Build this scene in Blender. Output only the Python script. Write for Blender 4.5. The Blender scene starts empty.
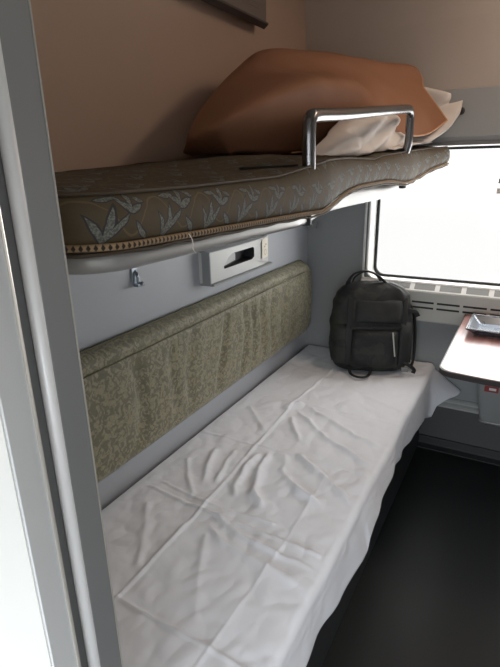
import bpy, bmesh, math, random
from mathutils import Vector, Matrix, noise
random.seed(7)
SC = bpy.context.scene
COL = SC.collection
PI = math.pi

# ------------------------------------------------------------------ helpers
def lin(r, g, b):
    f = lambda c: (c/255/12.92) if c/255 <= .04045 else ((c/255+.055)/1.055)**2.4
    return (f(r), f(g), f(b), 1)

def smooth(a, b, x):
    t = max(0, min(1, (x-a)/(b-a)))
    return t*t*(3-2*t)

def table(x, pts):
    if x <= pts[0][0]: return pts[0][1]
    for (a, va), (b, vb) in zip(pts, pts[1:]):
        if x <= b:
            t = (x-a)/(b-a); t = t*t*(3-2*t)
            return va+(vb-va)*t
    return pts[-1][1]

def lerp_table(x, pts):
    if x <= pts[0][0]: return pts[0][1]
    for (a, va), (b, vb) in zip(pts, pts[1:]):
        if x <= b: return va+(vb-va)*(x-a)/(b-a)
    return pts[-1][1]

def fbm(x, y, z=0, o=3):
    return noise.fractal(Vector((x, y, z)), 1.0, 2.0, o)

def obj(name, bm, mat, parent=None, flat=False, recalc=True):
    if recalc: bmesh.ops.recalc_face_normals(bm, faces=bm.faces)
    me = bpy.data.meshes.new(name)
    bm.to_mesh(me); bm.free()
    for m in (mat if isinstance(mat, (list, tuple)) else [mat]): me.materials.append(m)
    for p in me.polygons: p.use_smooth = not flat
    o = bpy.data.objects.new(name, me); COL.objects.link(o)
    if parent:
        o.parent = parent
        o.matrix_parent_inverse = parent.matrix_basis.inverted()
    return o

def local(o):
    """mesh authored in the parent's own frame"""
    o.matrix_parent_inverse = Matrix.Identity(4); return o

def bevel(o, w, seg=3, ang=35):
    m = o.modifiers.new('bevel', 'BEVEL'); m.width = w; m.segments = seg
    m.limit_method = 'ANGLE'; m.angle_limit = math.radians(ang); m.harden_normals = False
    return o

def thing(name, label, cat, loc=(0, 0, 0), rot=(0, 0, 0), group=None):
    o = bpy.data.objects.new(name, None); COL.objects.link(o)
    o.location = loc; o.rotation_euler = rot; o.empty_display_size = .05
    o['label'] = label; o['category'] = cat
    if group: o['group'] = group
    bpy.context.view_layer.update()
    return o

def tag(o, label, cat, group=None):
    o['label'] = label; o['category'] = cat
    if group: o['group'] = group
    return o

def struct(o):
    o['kind'] = 'structure'; return o

def add_box(bm, x0, x1, y0, y1, z0, z1):
    vs = [bm.verts.new(p) for p in [(x0,y0,z0),(x1,y0,z0),(x1,y1,z0),(x0,y1,z0),(x0,y0,z1),(x1,y0,z1),(x1,y1,z1),(x0,y1,z1)]]
    for f in [(0,3,2,1),(4,5,6,7),(0,1,5,4),(1,2,6,5),(2,3,7,6),(3,0,4,7)]: bm.faces.new([vs[i] for i in f])
    return vs

def box(x0, x1, y0, y1, z0, z1):
    bm = bmesh.new(); add_box(bm, x0, x1, y0, y1, z0, z1); return bm

def add_grid(bm, rows, closed=False, uv=None, caps=False):
    """rows: list of rows of points; optional uv list of same shape"""
    V = [[bm.verts.new(p) for p in r] for r in rows]
    lay = bm.loops.layers.uv.verify() if uv else None
    n = len(rows[0])
    for i in range(len(rows)-1):
        for j in range(n if closed else n-1):
            k = (j+1) % n
            f = bm.faces.new([V[i][j], V[i+1][j], V[i+1][k], V[i][k]])
            if uv:
                jj = j+1
                for l, c in zip(f.loops, [(i, j), (i+1, j), (i+1, jj), (i, jj)]):
                    l[lay].uv = uv[c[0]][c[1]]
    if caps and closed:
        bm.faces.new(V[0]); bm.faces.new(V[-1][::-1])
    return V

def add_prism(bm, poly, axis, a, b):
    """poly of 2-D points swept along axis x / y / z between a and b"""
    def pt(p, s):
        return {'x': (s, p[0], p[1]), 'y': (p[0], s, p[1]), 'z': (p[0], p[1], s)}[axis]
    A = [bm.verts.new(pt(p, a)) for p in poly]; B = [bm.verts.new(pt(p, b)) for p in poly]
    n = len(poly)
    for i in range(n): bm.faces.new([A[i], A[(i+1) % n], B[(i+1) % n], B[i]])
    bm.faces.new(A[::-1]); bm.faces.new(B)

def prism(poly, axis, a, b):
    bm = bmesh.new(); add_prism(bm, poly, axis, a, b); return bm

def catmull(P, n, closed=False):
    P = [Vector(p) for p in P]; out = []
    m = len(P)
    seg = m if closed else m-1
    for i in range(seg):
        if closed: p0, p1, p2, p3 = P[i-1], P[i], P[(i+1) % m], P[(i+2) % m]
        else: p0, p1, p2, p3 = P[max(i-1, 0)], P[i], P[i+1], P[min(i+2, m-1)]
        for k in range(n):
            t = k/n
            out.append(.5*((2*p1)+(p2-p0)*t+(2*p0-5*p1+4*p2-p3)*t*t+(3*p1-p0-3*p2+p3)*t**3))
    if not closed: out.append(P[-1].copy())
    return out

def add_tube(bm, path, r, seg=10, closed=False, flat=None, uvs=False, up=None):
    """round tube, or flat strap with flat=(half width, half thickness)"""
    path = [Vector(p) for p in path]; n = len(path); rows = []; uv = []
    nrm = None; s = 0
    for i, p in enumerate(path):
        if closed: t = path[(i+1) % n]-path[i-1]
        else: t = path[min(i+1, n-1)]-path[max(i-1, 0)]
        t.normalize()
        if up is not None:
            a = Vector(up); a = a-a.dot(t)*t; nrm = a.normalized()
        elif nrm is None:
            a = Vector((0, 0, 1)) if abs(t.z) < .9 else Vector((1, 0, 0)); nrm = (a-a.dot(t)*t).normalized()
        else: nrm = (nrm-nrm.dot(t)*t).normalized()
        b = t.cross(nrm)
        if i: s += (path[i]-path[i-1]).length
        row = []
        for k in range(seg):
            an = 2*PI*k/seg
            if flat:
                c, q = math.cos(an), math.sin(an)
                e = .45
                cx = math.copysign(abs(c)**e, c); qx = math.copysign(abs(q)**e, q)
                row.append(p+b*cx*flat[0]+nrm*qx*flat[1])
            else:
                rr = r(i/(n-1)) if callable(r) else r
                row.append(p+nrm*math.cos(an)*rr+b*math.sin(an)*rr)
        rows.append(row); uv.append([(s, k/seg) for k in range(seg+1)])
    if closed:
        rows.append(rows[0]); V = [[bm.verts.new(q) for q in r_] for r_ in rows[:-1]]
        for i in range(n):
            for k in range(seg):
                bm.faces.new([V[i][k], V[(i+1) % n][k], V[(i+1) % n][(k+1) % seg], V[i][(k+1) % seg]])
    else: add_grid(bm, rows, True, uv if uvs else None, True)

def tube(path, r, seg=10, **k):
    bm = bmesh.new(); add_tube(bm, path, r, seg, **k); return bm

def rrect(x0, x1, z0, z1, r, n=8):
    pts = []
    for cx, cz, a0 in ((x1-r, z1-r, 0), (x0+r, z1-r, PI/2), (x0+r, z0+r, PI), (x1-r, z0+r, 1.5*PI)):
        for k in range(n+1):
            a = a0+PI/2*k/n
            pts.append((cx+r*math.cos(a), cz+r*math.sin(a)))
    return pts

def ring(inner, outer, y0, y1):
    """a frame between two loops in x,z with thickness y0..y1"""
    bm = bmesh.new(); n = len(inner)
    L = [[bm.verts.new((p[0], y, p[1])) for p in lp] for lp, y in ((inner, y0), (outer, y0), (outer, y1), (inner, y1))]
    for a in range(4):
        A, B = L[a], L[(a+1) % 4]
        for i in range(n): bm.faces.new([A[i], A[(i+1) % n], B[(i+1) % n], B[i]])
    return bm

def solidify(o, t, off=-1):
    m = o.modifiers.new('thick', 'SOLIDIFY'); m.thickness = t; m.offset = off; return o

def subsurf(o, n=1):
    m = o.modifiers.new('sub', 'SUBSURF'); m.levels = n; m.render_levels = n; return o

# ------------------------------------------------------------------ node helper
class E:
    """tiny expression wrapper over math nodes"""
    nt = None
    def __init__(s, v): s.v = v
    @staticmethod
    def m(op, *a):
        n = E.nt.nodes.new('ShaderNodeMath'); n.operation = op
        for i, x in enumerate(a):
            x = x.v if isinstance(x, E) else x
            if isinstance(x, (int, float)): n.inputs[i].default_value = x
            else: E.nt.links.new(x, n.inputs[i])
        return E(n.outputs[0])
    def __add__(s, o): return E.m('ADD', s, o)
    __radd__ = __add__
    def __sub__(s, o): return E.m('SUBTRACT', s, o)
    def __rsub__(s, o): return E.m('SUBTRACT', o, s)
    def __mul__(s, o): return E.m('MULTIPLY', s, o)
    __rmul__ = __mul__
    def __truediv__(s, o): return E.m('DIVIDE', s, o)
def less(a, b): return E.m('LESS_THAN', a, b)
def emax(a, b): return E.m('MAXIMUM', a, b)
def emin(a, b): return E.m('MINIMUM', a, b)
def step01(x, a, b):
    n = E.nt.nodes.new('ShaderNodeMapRange'); n.interpolation_type = 'SMOOTHSTEP'
    E.nt.links.new(x.v, n.inputs[0]); n.inputs[1].default_value = a; n.inputs[2].default_value = b
    return E(n.outputs[0])

def mixc(fac, a, b):
    n = E.nt.nodes.new('ShaderNodeMix'); n.data_type = 'RGBA'
    for i, x in ((0, fac), (6, a), (7, b)):
        x = x.v if isinstance(x, E) else x
        if isinstance(x, (tuple, float, int)): n.inputs[i].default_value = x
        else: E.nt.links.new(x, n.inputs[i])
    return E(n.outputs[2])

def tex(kind, scale, vec=None, **k):
    n = E.nt.nodes.new('ShaderNodeTex'+kind); n.inputs['Scale'].default_value = scale
    for a, b in k.items():
        if a in n.inputs: n.inputs[a].default_value = b
        else: setattr(n, a, b)
    if vec is not None: E.nt.links.new(vec, n.inputs['Vector'])
    return n

def mat(name, col, rough=.5, metal=0, spec=.5, bump=0, bscale=200, var=0, vscale=6, sheen=0, coat=0):
    m = bpy.data.materials.new(name); m.use_nodes = True
    nt = m.node_tree; E.nt = nt
    b = nt.nodes['Principled BSDF']
    b.inputs['Base Color'].default_value = col; b.inputs['Roughness'].default_value = rough
    b.inputs['Metallic'].default_value = metal; b.inputs['Specular IOR Level'].default_value = spec
    b.inputs['Sheen Weight'].default_value = sheen; b.inputs['Coat Weight'].default_value = coat
    tc = nt.nodes.new('ShaderNodeTexCoord')
    if var:
        t = tex('Noise', vscale, tc.outputs['Object'], Detail=4.0)
        c = mixc(E(t.outputs[0]), tuple(x*(1-var) for x in col[:3])+(1,), tuple(min(1, x*(1+var)) for x in col[:3])+(1,))
        nt.links.new(c.v, b.inputs['Base Color'])
        r = E(t.outputs[0])*.12+(rough-.06)
        nt.links.new(r.v, b.inputs['Roughness'])
    if bump:
        t = tex('Noise', bscale, tc.outputs['Object'], Detail=3.0)
        bn = nt.nodes.new('ShaderNodeBump'); bn.inputs['Strength'].default_value = bump; bn.inputs['Distance'].default_value = .002
        nt.links.new(t.outputs[0], bn.inputs['Height']); nt.links.new(bn.outputs[0], b.inputs['Normal'])
    return m

def brocade(name):
    """olive brown furnishing cloth woven with blue-grey leaf sprays (uv in metres)"""
    m = bpy.data.materials.new(name); m.use_nodes = True; nt = m.node_tree; E.nt = nt
    b = nt.nodes['Principled BSDF']
    uv = nt.nodes.new('ShaderNodeUVMap')
    sep = nt.nodes.new('ShaderNodeSeparateXYZ')
    nz = tex('Noise', 26, uv.outputs[0], Detail=2.0)
    nv = nt.nodes.new('ShaderNodeVectorMath'); nv.operation = 'SUBTRACT'; nt.links.new(nz.outputs['Color'], nv.inputs[0]); nv.inputs[1].default_value = (.5, .5, .5)
    sc = nt.nodes.new('ShaderNodeVectorMath'); sc.operation = 'SCALE'; nt.links.new(nv.outputs[0], sc.inputs[0]); sc.inputs['Scale'].default_value = .016
    ad = nt.nodes.new('ShaderNodeVectorMath'); nt.links.new(uv.outputs[0], ad.inputs[0]); nt.links.new(sc.outputs[0], ad.inputs[1])
    nt.links.new(ad.outputs[0], sep.inputs[0])
    TU, TV = .098, .084
    u0, v0 = E(sep.outputs[0]), E(sep.outputs[1])
    def tile(du, dv):
        u = E.m('SUBTRACT', E.m('FRACT', (u0+du)/TU), .5)*TU
        v = E.m('SUBTRACT', E.m('FRACT', (v0+dv)/TV), .5)*TV
        return u, v
    def ell(u, v, cu, cv, a, bb, ang):
        c, s = math.cos(ang), math.sin(ang)
        x = (u-cu)*c+(v-cv)*s; y = (v-cv)*c-(u-cu)*s
        # leaf: pointed ends
        return E.m('ABSOLUTE', x)/a*E.m('ABSOLUTE', x)/a+E.m('ABSOLUTE', y)/bb
    d = None
    ua, va = tile(0, .015)
    leaves = [(-.016, -.010, .026, .0044, 1.25), (-.004, -.008, .022, .0038, .75), (-.028, -.012, .018, .0036, 1.95), (.010, .016, .014, .0044, 2.5), (.025, .013, .014, .0040, .3), (.018, .026, .012, .0036, 1.5), (.033, -.016, .016, .0036, 2.3), (-.010, .027, .013, .0034, .1), (.002, .024, .009, .003, 2.0), (.036, .024, .010, .003, 2.7)]
    for l in leaves:
        e = ell(ua, va, *l); d = e if d is None else emin(d, e)
    # curling stem
    st = E.m('ABSOLUTE', va-E.m('SINE', u0*(2*PI/TU)+.6)*.022-.004)
    stem_f = less(st, .0015)
    leaf_in = less(d, 1.0)
    line = less(E.m('ABSOLUTE', d-1.25), .25)
    hatch = tex('Noise', 420, ad.outputs[0], Detail=1.0)
    ground_n = tex('Noise', 34, uv.outputs[0], Detail=5.0)
    weave = tex('Noise', 900, uv.outputs[0], Detail=1.0)
    g = mixc(E(ground_n.outputs[0]), lin(70, 60, 44), lin(98, 85, 63))
    g = mixc(E(weave.outputs[0])*.35, g, lin(60, 52, 40))
    g = mixc(stem_f*.6, g, lin(112, 96, 68))
    g = mixc(line*.8, g, lin(48, 50, 58))
    g = mixc(leaf_in*.85, g, mixc(step01(E(hatch.outputs[0]), .42, .58), lin(88, 90, 86), lin(122, 124, 118)))
    nt.links.new(g.v, b.inputs['Base Color'])
    b.inputs['Roughness'].default_value = .72; b.inputs['Specular IOR Level'].default_value = .3
    bn = nt.nodes.new('ShaderNodeBump'); bn.inputs['Strength'].default_value = .35; bn.inputs['Distance'].default_value = .0015
    h = leaf_in*.6+E(weave.outputs[0])*.5
    nt.links.new(h.v, bn.inputs['Height']); nt.links.new(bn.outputs[0], b.inputs['Normal'])
    return m

def damask(name):
    m = bpy.data.materials.new(name); m.use_nodes = True; nt = m.node_tree; E.nt = nt
    b = nt.nodes['Principled BSDF']
    tc = nt.nodes.new('ShaderNodeTexCoord'); O = tc.outputs['Object']
    n1 = tex('Noise', 45, O, Detail=3.0, Distortion=1.6)
    n2 = tex('Voronoi', 60, O); n2.feature = 'DISTANCE_TO_EDGE'
    n3 = tex('Noise', 380, O, Detail=2.0); n4 = tex('Noise', 9, O, Detail=2.0)
    c = mixc(step01(E(n1.outputs[0]), .44, .56), lin(110, 106, 84), lin(156, 149, 120))
    c = mixc(step01(E(n2.outputs['Distance']), .10, .02)*.35, c, lin(82, 86, 80))
    c = mixc(E(n3.outputs[0])*.5, c, lin(98, 94, 76))
    c = mixc(step01(E(n4.outputs[0]), .5, .7)*.25, c, lin(128, 120, 88))
    nt.links.new(c.v, b.inputs['Base Color']); b.inputs['Roughness'].default_value = .6; b.inputs['Sheen Weight'].default_value = .2
    bn = nt.nodes.new('ShaderNodeBump'); bn.inputs['Strength'].default_value = .4; bn.inputs['Distance'].default_value = .0015
    h = step01(E(n1.outputs[0]), .44, .56)*.6+E(n3.outputs[0])
    nt.links.new(h.v, bn.inputs['Height']); nt.links.new(bn.outputs[0], b.inputs['Normal'])
    return m

def braid(name):
    m = bpy.data.materials.new(name); m.use_nodes = True; nt = m.node_tree; E.nt = nt
    b = nt.nodes['Principled BSDF']
    uv = nt.nodes.new('ShaderNodeUVMap'); sep = nt.nodes.new('ShaderNodeSeparateXYZ'); nt.links.new(uv.outputs[0], sep.inputs[0])
    f = E.m('FRACT', E(sep.outputs[0])/.0078)
    d = step01(E.m('MULTIPLY', E.m('ABSOLUTE', f-.5), 1.0)+E.m('ABSOLUTE', E.m('SUBTRACT', E.m('FRACT', E(sep.outputs[1])*2.0), .5))*.9, .24, .40)
    c = mixc(d, lin(38, 28, 20), lin(150, 126, 96))
    nt.links.new(c.v, b.inputs['Base Color']); b.inputs['Roughness'].default_value = .8
    return m

def camo(name):
    m = bpy.data.materials.new(name); m.use_nodes = True; nt = m.node_tree; E.nt = nt
    b = nt.nodes['Principled BSDF']; tc = nt.nodes.new('ShaderNodeTexCoord')
    n = tex('Noise', 13, tc.outputs['Object'], Detail=2.0, Distortion=.6); w = tex('Noise', 500, tc.outputs['Object'])
    n2 = tex('Noise', 9, tc.outputs['Generated'], Detail=2.0)
    c = mixc(step01(E(n.outputs[0]), .5, .56), lin(22, 24, 27), lin(42, 45, 40))
    c = mixc(step01(E(n2.outputs[0]), .55, .6)*.8, c, lin(33, 35, 37))
    nt.links.new(c.v, b.inputs['Base Color']); b.inputs['Roughness'].default_value = .7
    bn = nt.nodes.new('ShaderNodeBump'); bn.inputs['Strength'].default_value = .3; bn.inputs['Distance'].default_value = .001
    nt.links.new(w.outputs[0], bn.inputs['Height']); nt.links.new(bn.outputs[0], b.inputs['Normal'])
    return m

def laminate(name):
    m = bpy.data.materials.new(name); m.use_nodes = True; nt = m.node_tree; E.nt = nt
    b = nt.nodes['Principled BSDF']; tc = nt.nodes.new('ShaderNodeTexCoord')
    mp = nt.nodes.new('ShaderNodeMapping'); nt.links.new(tc.outputs['Object'], mp.inputs[0]); mp.inputs['Scale'].default_value = (30, 2.5, 1)
    n = tex('Noise', 1.5, mp.outputs[0], Detail=5.0, Distortion=.5)
    c = mixc(step01(E(n.outputs[0]), .3, .7), lin(140, 98, 94), lin(172, 130, 124))
    nt.links.new(c.v, b.inputs['Base Color']); b.inputs['Roughness'].default_value = .3; b.inputs['Coat Weight'].default_value = .6; b.inputs['Coat Roughness'].default_value = .2
    return m

def glass(name):
    m = bpy.data.materials.new(name); m.use_nodes = True; nt = m.node_tree; nt.nodes.clear()
    o = nt.nodes.new('ShaderNodeOutputMaterial'); mx = nt.nodes.new('ShaderNodeMixShader')
    t = nt.nodes.new('ShaderNodeBsdfTransparent'); g = nt.nodes.new('ShaderNodeBsdfGlossy'); g.inputs['Roughness'].default_value = .02
    f = nt.nodes.new('ShaderNodeFresnel'); f.inputs[0].default_value = 1.45
    nt.links.new(f.outputs[0], mx.inputs[0]); nt.links.new(t.outputs[0], mx.inputs[1]); nt.links.new(g.outputs[0], mx.inputs[2]); nt.links.new(mx.outputs[0], o.inputs[0])
    return m

M = dict(
    wall_low=mat('grey wall panel', lin(176, 180, 186), .45, var=.04, vscale=3, bump=.05, bscale=350),
    wall_warm_tint=mat('upper wall panel tinted warm as if lamplit', lin(186, 160, 142), .55, var=.05, vscale=3, bump=.05, bscale=350),  # same wall as the lower part; warm lamp light put into its colour
    wall_back=mat('mid grey window wall', lin(150, 154, 156), .5, var=.04, vscale=4, bump=.06, bscale=350),
    wall_high=mat('pale grey upper window wall', lin(200, 188, 178), .5, var=.04, vscale=4),
    blindbox=mat('grey blind cover', lin(162, 164, 164), .45, var=.03),
    dark_panel=mat('dark grey skirting panel', lin(84, 86, 88), .5, var=.06),
    white_panel=mat('white corridor panel', lin(212, 212, 208), .35, var=.01),
    ceiling=mat('ceiling panel', lin(205, 200, 194), .6, var=.03),
    floor=mat('dark vinyl floor', lin(30, 32, 33), .48, spec=.3, var=.2, vscale=5, bump=.1, bscale=160),
    skirting=mat('black skirting', lin(34, 36, 38), .5, var=.1),
    alu=mat('satin aluminium', lin(150, 152, 154), .34, metal=.85, bump=.04, bscale=500, var=.04, vscale=9),
    jamb=mat('brushed aluminium jamb', lin(204, 206, 207), .46, metal=.1, bump=.04, bscale=500, var=.04, vscale=9),
    bead=mat('aluminium bead with highlight in colour', lin(228, 229, 230), .36, metal=.1, bump=.03, bscale=500, var=.04, vscale=9),  # base colour lightened to carry the bead's white highlight
    edge=mat('satin painted berth edge', lin(150, 149, 147), .38, metal=.2, var=.03),
    alu_dark=mat('grey aluminium', lin(132, 133, 134), .42, metal=.2, var=.05),
    alu_light=mat('bright aluminium lip', lin(205, 200, 192), .3, metal=.6, var=.02),
    groove=mat('dark rubber seal', lin(118, 120, 122), .6, var=.1),
    chrome=mat('brushed steel tube', lin(118, 118, 120), .26, metal=1),
    steel=mat('stainless steel', lin(150, 158, 168), .28, metal=.95, var=.04),
    white=mat('white enamel', lin(242, 243, 242), .35, var=.02),
    rubber=mat('black rubber', lin(38, 40, 42), .5, var=.1),
    vent=mat('grey vent mesh', lin(150, 153, 152), .6, var=.06, vscale=60),
    slot=mat('dark vent slot', lin(40, 43, 44), .7, var=.1),
    sill=mat('pale grey sill', lin(186, 188, 184), .45, var=.03),
    brocade=brocade('olive floral brocade'), damask=damask('olive damask'), braid=braid('beaded tan braid'),
    seam=mat('brown seam cord', lin(70, 58, 44), .7, var=.15, vscale=90),
    olive_cord=mat('olive seam cord', lin(92, 88, 68), .7, var=.15, vscale=90),
    sheet=mat('white bed linen', lin(230, 233, 240), .8, bump=.12, bscale=260, sheen=.1, var=.015),
    linen=mat('warm white linen', lin(222, 213, 206), .85, bump=.15, bscale=260, sheen=.1, var=.03),
    brown=mat('rust brown blanket cloth', lin(146, 102, 76), .7, spec=.3, bump=.2, bscale=420, var=.08, vscale=5),
    hem=mat('tan hem', lin(196, 150, 116), .7, var=.05),
    camo=camo('black camouflage nylon'),
    nylon=mat('black webbing', lin(22, 23, 25), .65, bump=.3, bscale=500, var=.1),
    zip=mat('pale zip tape', lin(176, 178, 174), .45, var=.06),
    buckle=mat('grey plastic buckle', lin(120, 122, 124), .4, var=.05),
    pocket=mat('grey nylon', lin(36, 38, 39), .75, bump=.2, bscale=450, var=.1),
    laminate=laminate('rose wood laminate'), trim=mat('dark brown edge trim', lin(44, 38, 38), .4, var=.1),
    casing=mat('grey plastic casing', lin(150, 154, 155), .45, var=.05),
    red=mat('red sticker', lin(150, 62, 62), .5, var=.05),
    plastic_dark=mat('brown grey plastic', lin(74, 64, 60), .5, var=.06),
    plastic_box=mat('grey brown plastic', lin(118, 106, 99), .5, var=.06),
    handle=mat('pale grey plastic', lin(206, 208, 206), .38, var=.02),
    recess=mat('dark recess', lin(42, 44, 46), .6, var=.1),
    label=mat('ivory plate', lin(240, 232, 214), .45, var=.02),
    label_ink=mat('faint grey print', lin(196, 186, 172), .6, var=.05),
    bench=mat('dark bench panel', lin(44, 46, 48), .5, var=.08),
    cushion=mat('bench cushion', lin(58, 55, 44), .7, var=.1),
    glass=glass('window glass'), black=mat('black plastic', lin(30, 28, 27), .5, var=.1),
    grey_print=mat('grey print', lin(120, 122, 122), .6, var=.05), pale_print=mat('pale print', lin(206, 202, 196), .6, var=.03),
)

# ------------------------------------------------------------------ room
W, YB, YF, H = 2.05, 2.45, .342, 2.32
bm = bmesh.new()
add_box(bm, -.04, 0, YF, YB, 0, 1.345); o = struct(obj('wall_left', bm, M['wall_low'], flat=True))
bm = bmesh.new(); add_box(bm, -.04, 0, YF, YB, 1.345, H); struct(obj('wall_left_upper', bm, M['wall_warm_tint'], flat=True))
struct(obj('wall_right', box(W, W+.04, YF, YB, 0, H), M['wall_low'], flat=True))
struct(obj('floor', box(-1.2, 3.2, -1.0, YB+.05, -.04, 0), M['floor'], flat=True))
struct(obj('ceiling', box(-1.2, 3.2, -1.0, YB+.05, H, H+.04), M['ceiling'], flat=True))
WX0, WX1, WZ0, WZ1 = .322, 1.72, .866, 1.478
hole = rrect(WX0, WX1, WZ0, WZ1, .045)
struct(obj('wall_back', ring(hole, rrect(-.04, W+.04, 0, 1.49, .0005), YB, YB+.07), M['wall_back'], flat=True))
struct(obj('wall_back_upper', prism([(YB, 1.70), (YB-.005, 1.72), (YB-.06, 1.95), (YB-.11, H), (YB+.04, H), (YB+.04, 1.70)], 'x', -.04, W+.04), M['wall_high'], flat=True))
bevel(struct(obj('trim_1', prism([(YB-.012, 1.492), (YB-.022, 1.512), (YB-.022, 1.698), (YB+.04, 1.698), (YB+.04, 1.492)], 'x', 0, W), M['blindbox'], flat=True)), .004)
struct(obj('trim_2', box(.30, W, YB-.016, YB+.002, 1.478, 1.492), M['groove'], flat=True))

# window
win = bpy.data.objects.new('window_1', None); COL.objects.link(win); win.location = (1.02, YB, .872); struct(win)
bpy.context.view_layer.update()
fr_in = rrect(.366, 1.676, .892, 1.462, .045)
bm = bmesh.new()
lv = [(0, .012), (0, -.010), (.006, -.010), (.008, -.008), (.026, .052), (.026, .075), (0, .075)]
rows = [[(p[0], YB+dy, p[1]) for p in rrect(WX0-.001+g, WX1+.001-g, WZ0-.001+g*.15, WZ1+.001-g*.3, .045)] for g, dy in lv]
add_grid(bm, rows, True); obj('window_frame', bm, M['white'], win)
obj('outer_trim', ring(rrect(WX0-.010, WX1+.010, WZ0-.003, WZ1+.003, .01), rrect(WX0-.020, WX1+.020, WZ0-.012, WZ1+.008, .01), YB-.014, YB+.001), M['white'], win)
obj('trim_seam', ring(rrect(WX0-.001, WX1+.001, WZ0-.001, WZ1+.001, .02), rrect(WX0-.011, WX1+.011, WZ0-.004, WZ1+.004, .01), YB-.004, YB+.001), M['groove'], win)
obj('gasket', ring(rrect(.357, 1.685, .879, 1.462, .04), rrect(.343, 1.699, .867, 1.472, .046), YB+.044, YB+.062), M['rubber'], win)
bm = bmesh.new(); lp = [bm.verts.new((p[0], YB+.054, p[1])) for p in rrect(.35, 1.692, .872, 1.468, .04)]; bm.faces.new(lp)
obj('pane', bm, M['glass'], win, flat=True)
st = obj('sticker', box(.866, .99, YB+.051, YB+.0535, 1.318, 1.337), M['grey_print'], win, flat=True)
st2 = obj('sticker', box(.864, .99, YB+.051, YB+.0535, 1.275, 1.297), M['pale_print'], win, flat=True)

# sill with vents
sill = obj('trim_3', prism([(YB, .867), (YB-.006, .867), (YB-.044, .832), (YB-.048, .826), (YB-.048, .690), (YB-.044, .684), (YB, .684)], 'x', .30, W-.002), M['sill'], flat=True); struct(sill)
bm = bmesh.new()
P0, P1 = Vector((0, YB-.006, .867)), Vector((0, YB-.044, .832))
nv = Vector((0, -.74, .67))
def on_slope(x, t, k=0.0):
    p = P0.lerp(P1, t)+nv*k; return (x, p.y, p.z)
x = .452
vent_bm = bmesh.new(); wf = bmesh.new()
while x < W-.14:
    q = [on_slope(x, .16, .0008), on_slope(x+.094, .16, .0008), on_slope(x+.094, .86, .0008), on_slope(x, .86, .0008)]
    vent_bm.faces.new([vent_bm.verts.new(p) for p in q]); x += .1155
obj('vent_grille', vent_bm, M['vent'], sill, flat=True)
bm = bmesh.new()
rim = [on_slope(.302, 0, .0004), on_slope(W-.01, 0, .0004), on_slope(W-.01, 1, .0004), on_slope(.302, 1, .0004)]
bm.faces.new([bm.verts.new(p) for p in rim]); obj('vent_rim', bm, M['white'], sill, flat=True)
sl = bmesh.new(); x = .336
while x < W-.12:
    for z in (.779, .753): add_box(sl, x, x+.100, YB-.0488, YB-.0475, z-.0045, z+.0045)
    x += .1145
obj('vent_slot', sl, M['slot'], sill, flat=True)
t4 = struct(obj('trim_4', box(0, W, YB-.008, YB+.001, .236, .292), M['casing'], flat=True))
for za, zb in ((.272, .281), (.243, .252)):
    bevel(obj('rail_strip', prism([(YB-.007, za), (YB-.018, za), (YB-.018, zb-.003), (YB-.007, zb+.003)], 'x', 0, W), M['sill'], t4, flat=True), .001, 2)

struct(obj('wall_back_lower', box(0, W, YB-.006, YB+.001, .05, .245), M['dark_panel'], flat=True))
bevel(struct(obj('baseboard_back', prism([(YB+.001, 0), (YB-.045, 0), (YB-.045, .006), (YB-.02, .02), (YB-.014, .058), (YB+.001, .062)], 'x', 0, W), M['skirting'], flat=True)), .002, 2)

# door frame and partitions
D0 = .247
bm = box(-1.2, .590, D0, YF-.010, 0, H); add_box(bm, -1.2, .6165, D0-.002, D0+.0005, 0, H)
struct(obj('wall_front', bm, M['white_panel'], flat=True))
struct(obj('wall_front_right', box(1.34, 3.2, D0, YF-.004, 0, H), M['white_panel'], flat=True))
struct(obj('wall_front_header', box(.606, 1.34, D0, YF-.004, 2.02, H), M['white_panel'], flat=True))
door = bpy.data.objects.new('door_1', None); COL.objects.link(door); door.location = (.62, .295, 0); struct(door); bpy.context.view_layer.update()
DT = 2.02
bevel(obj('outer_post', prism([(.590, D0+.001), (.6195, D0-.0005), (.620, D0), (.620, .2765), (.606, .2765), (.590, .2765)], 'z', 0, DT), M['jamb'], door, flat=True), .0004)
obj('edge_lip', prism([(.606, .2755), (.6225, .2755), (.6232, .2768), (.6225, .2782), (.606, .2782)], 'z', 0, DT), M['alu_light'], door, flat=True)
obj('seal_groove', prism([(.594, .278), (.606, .278), (.607, .290), (.606, .303), (.594, .303)], 'z', 0, DT), M['groove'], door, flat=True)
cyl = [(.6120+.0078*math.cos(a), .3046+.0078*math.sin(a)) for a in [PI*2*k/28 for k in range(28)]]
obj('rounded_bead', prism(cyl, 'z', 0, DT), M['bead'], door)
bevel(obj('inner_post', prism([(.590, .307), (.620, .307), (.620, .3405), (.590, .3405)], 'z', 0, DT), M['alu_dark'], door, flat=True), .001)
obj('edge_lip', prism([(.600, .3400), (.6207, .3400), (.6210, .3413), (.6200, .3422), (.600, .3422)], 'z', 0, DT), M['alu_light'], door, flat=True)
# corridor side behind the camera, unseen; long window lowered to dim upper berth
cw = ring(rrect(-.9, 2.9, .70, 1.34, .05), rrect(-1.2, 3.2, 0, H, .0005), -1.0, -.96)
struct(obj('wall_corridor', cw, M['white_panel'], flat=True))

# ------------------------------------------------------------------ lower berth
SZ, SXE = .459, .70
lb = thing('lower_berth', 'dark lower bench berth under the white sheet along the left wall', 'berth', (.35, 1.4, 0))
bevel(obj('base', box(.004, .655, .372, 2.425, 0, .36), M['bench'], lb, flat=True), .006)
b_ = obj('seat_cushion', box(.020, .688, .375, 2.415, .36, .4485), M['cushion'], lb, flat=True); bevel(b_, .018, 4)

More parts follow.
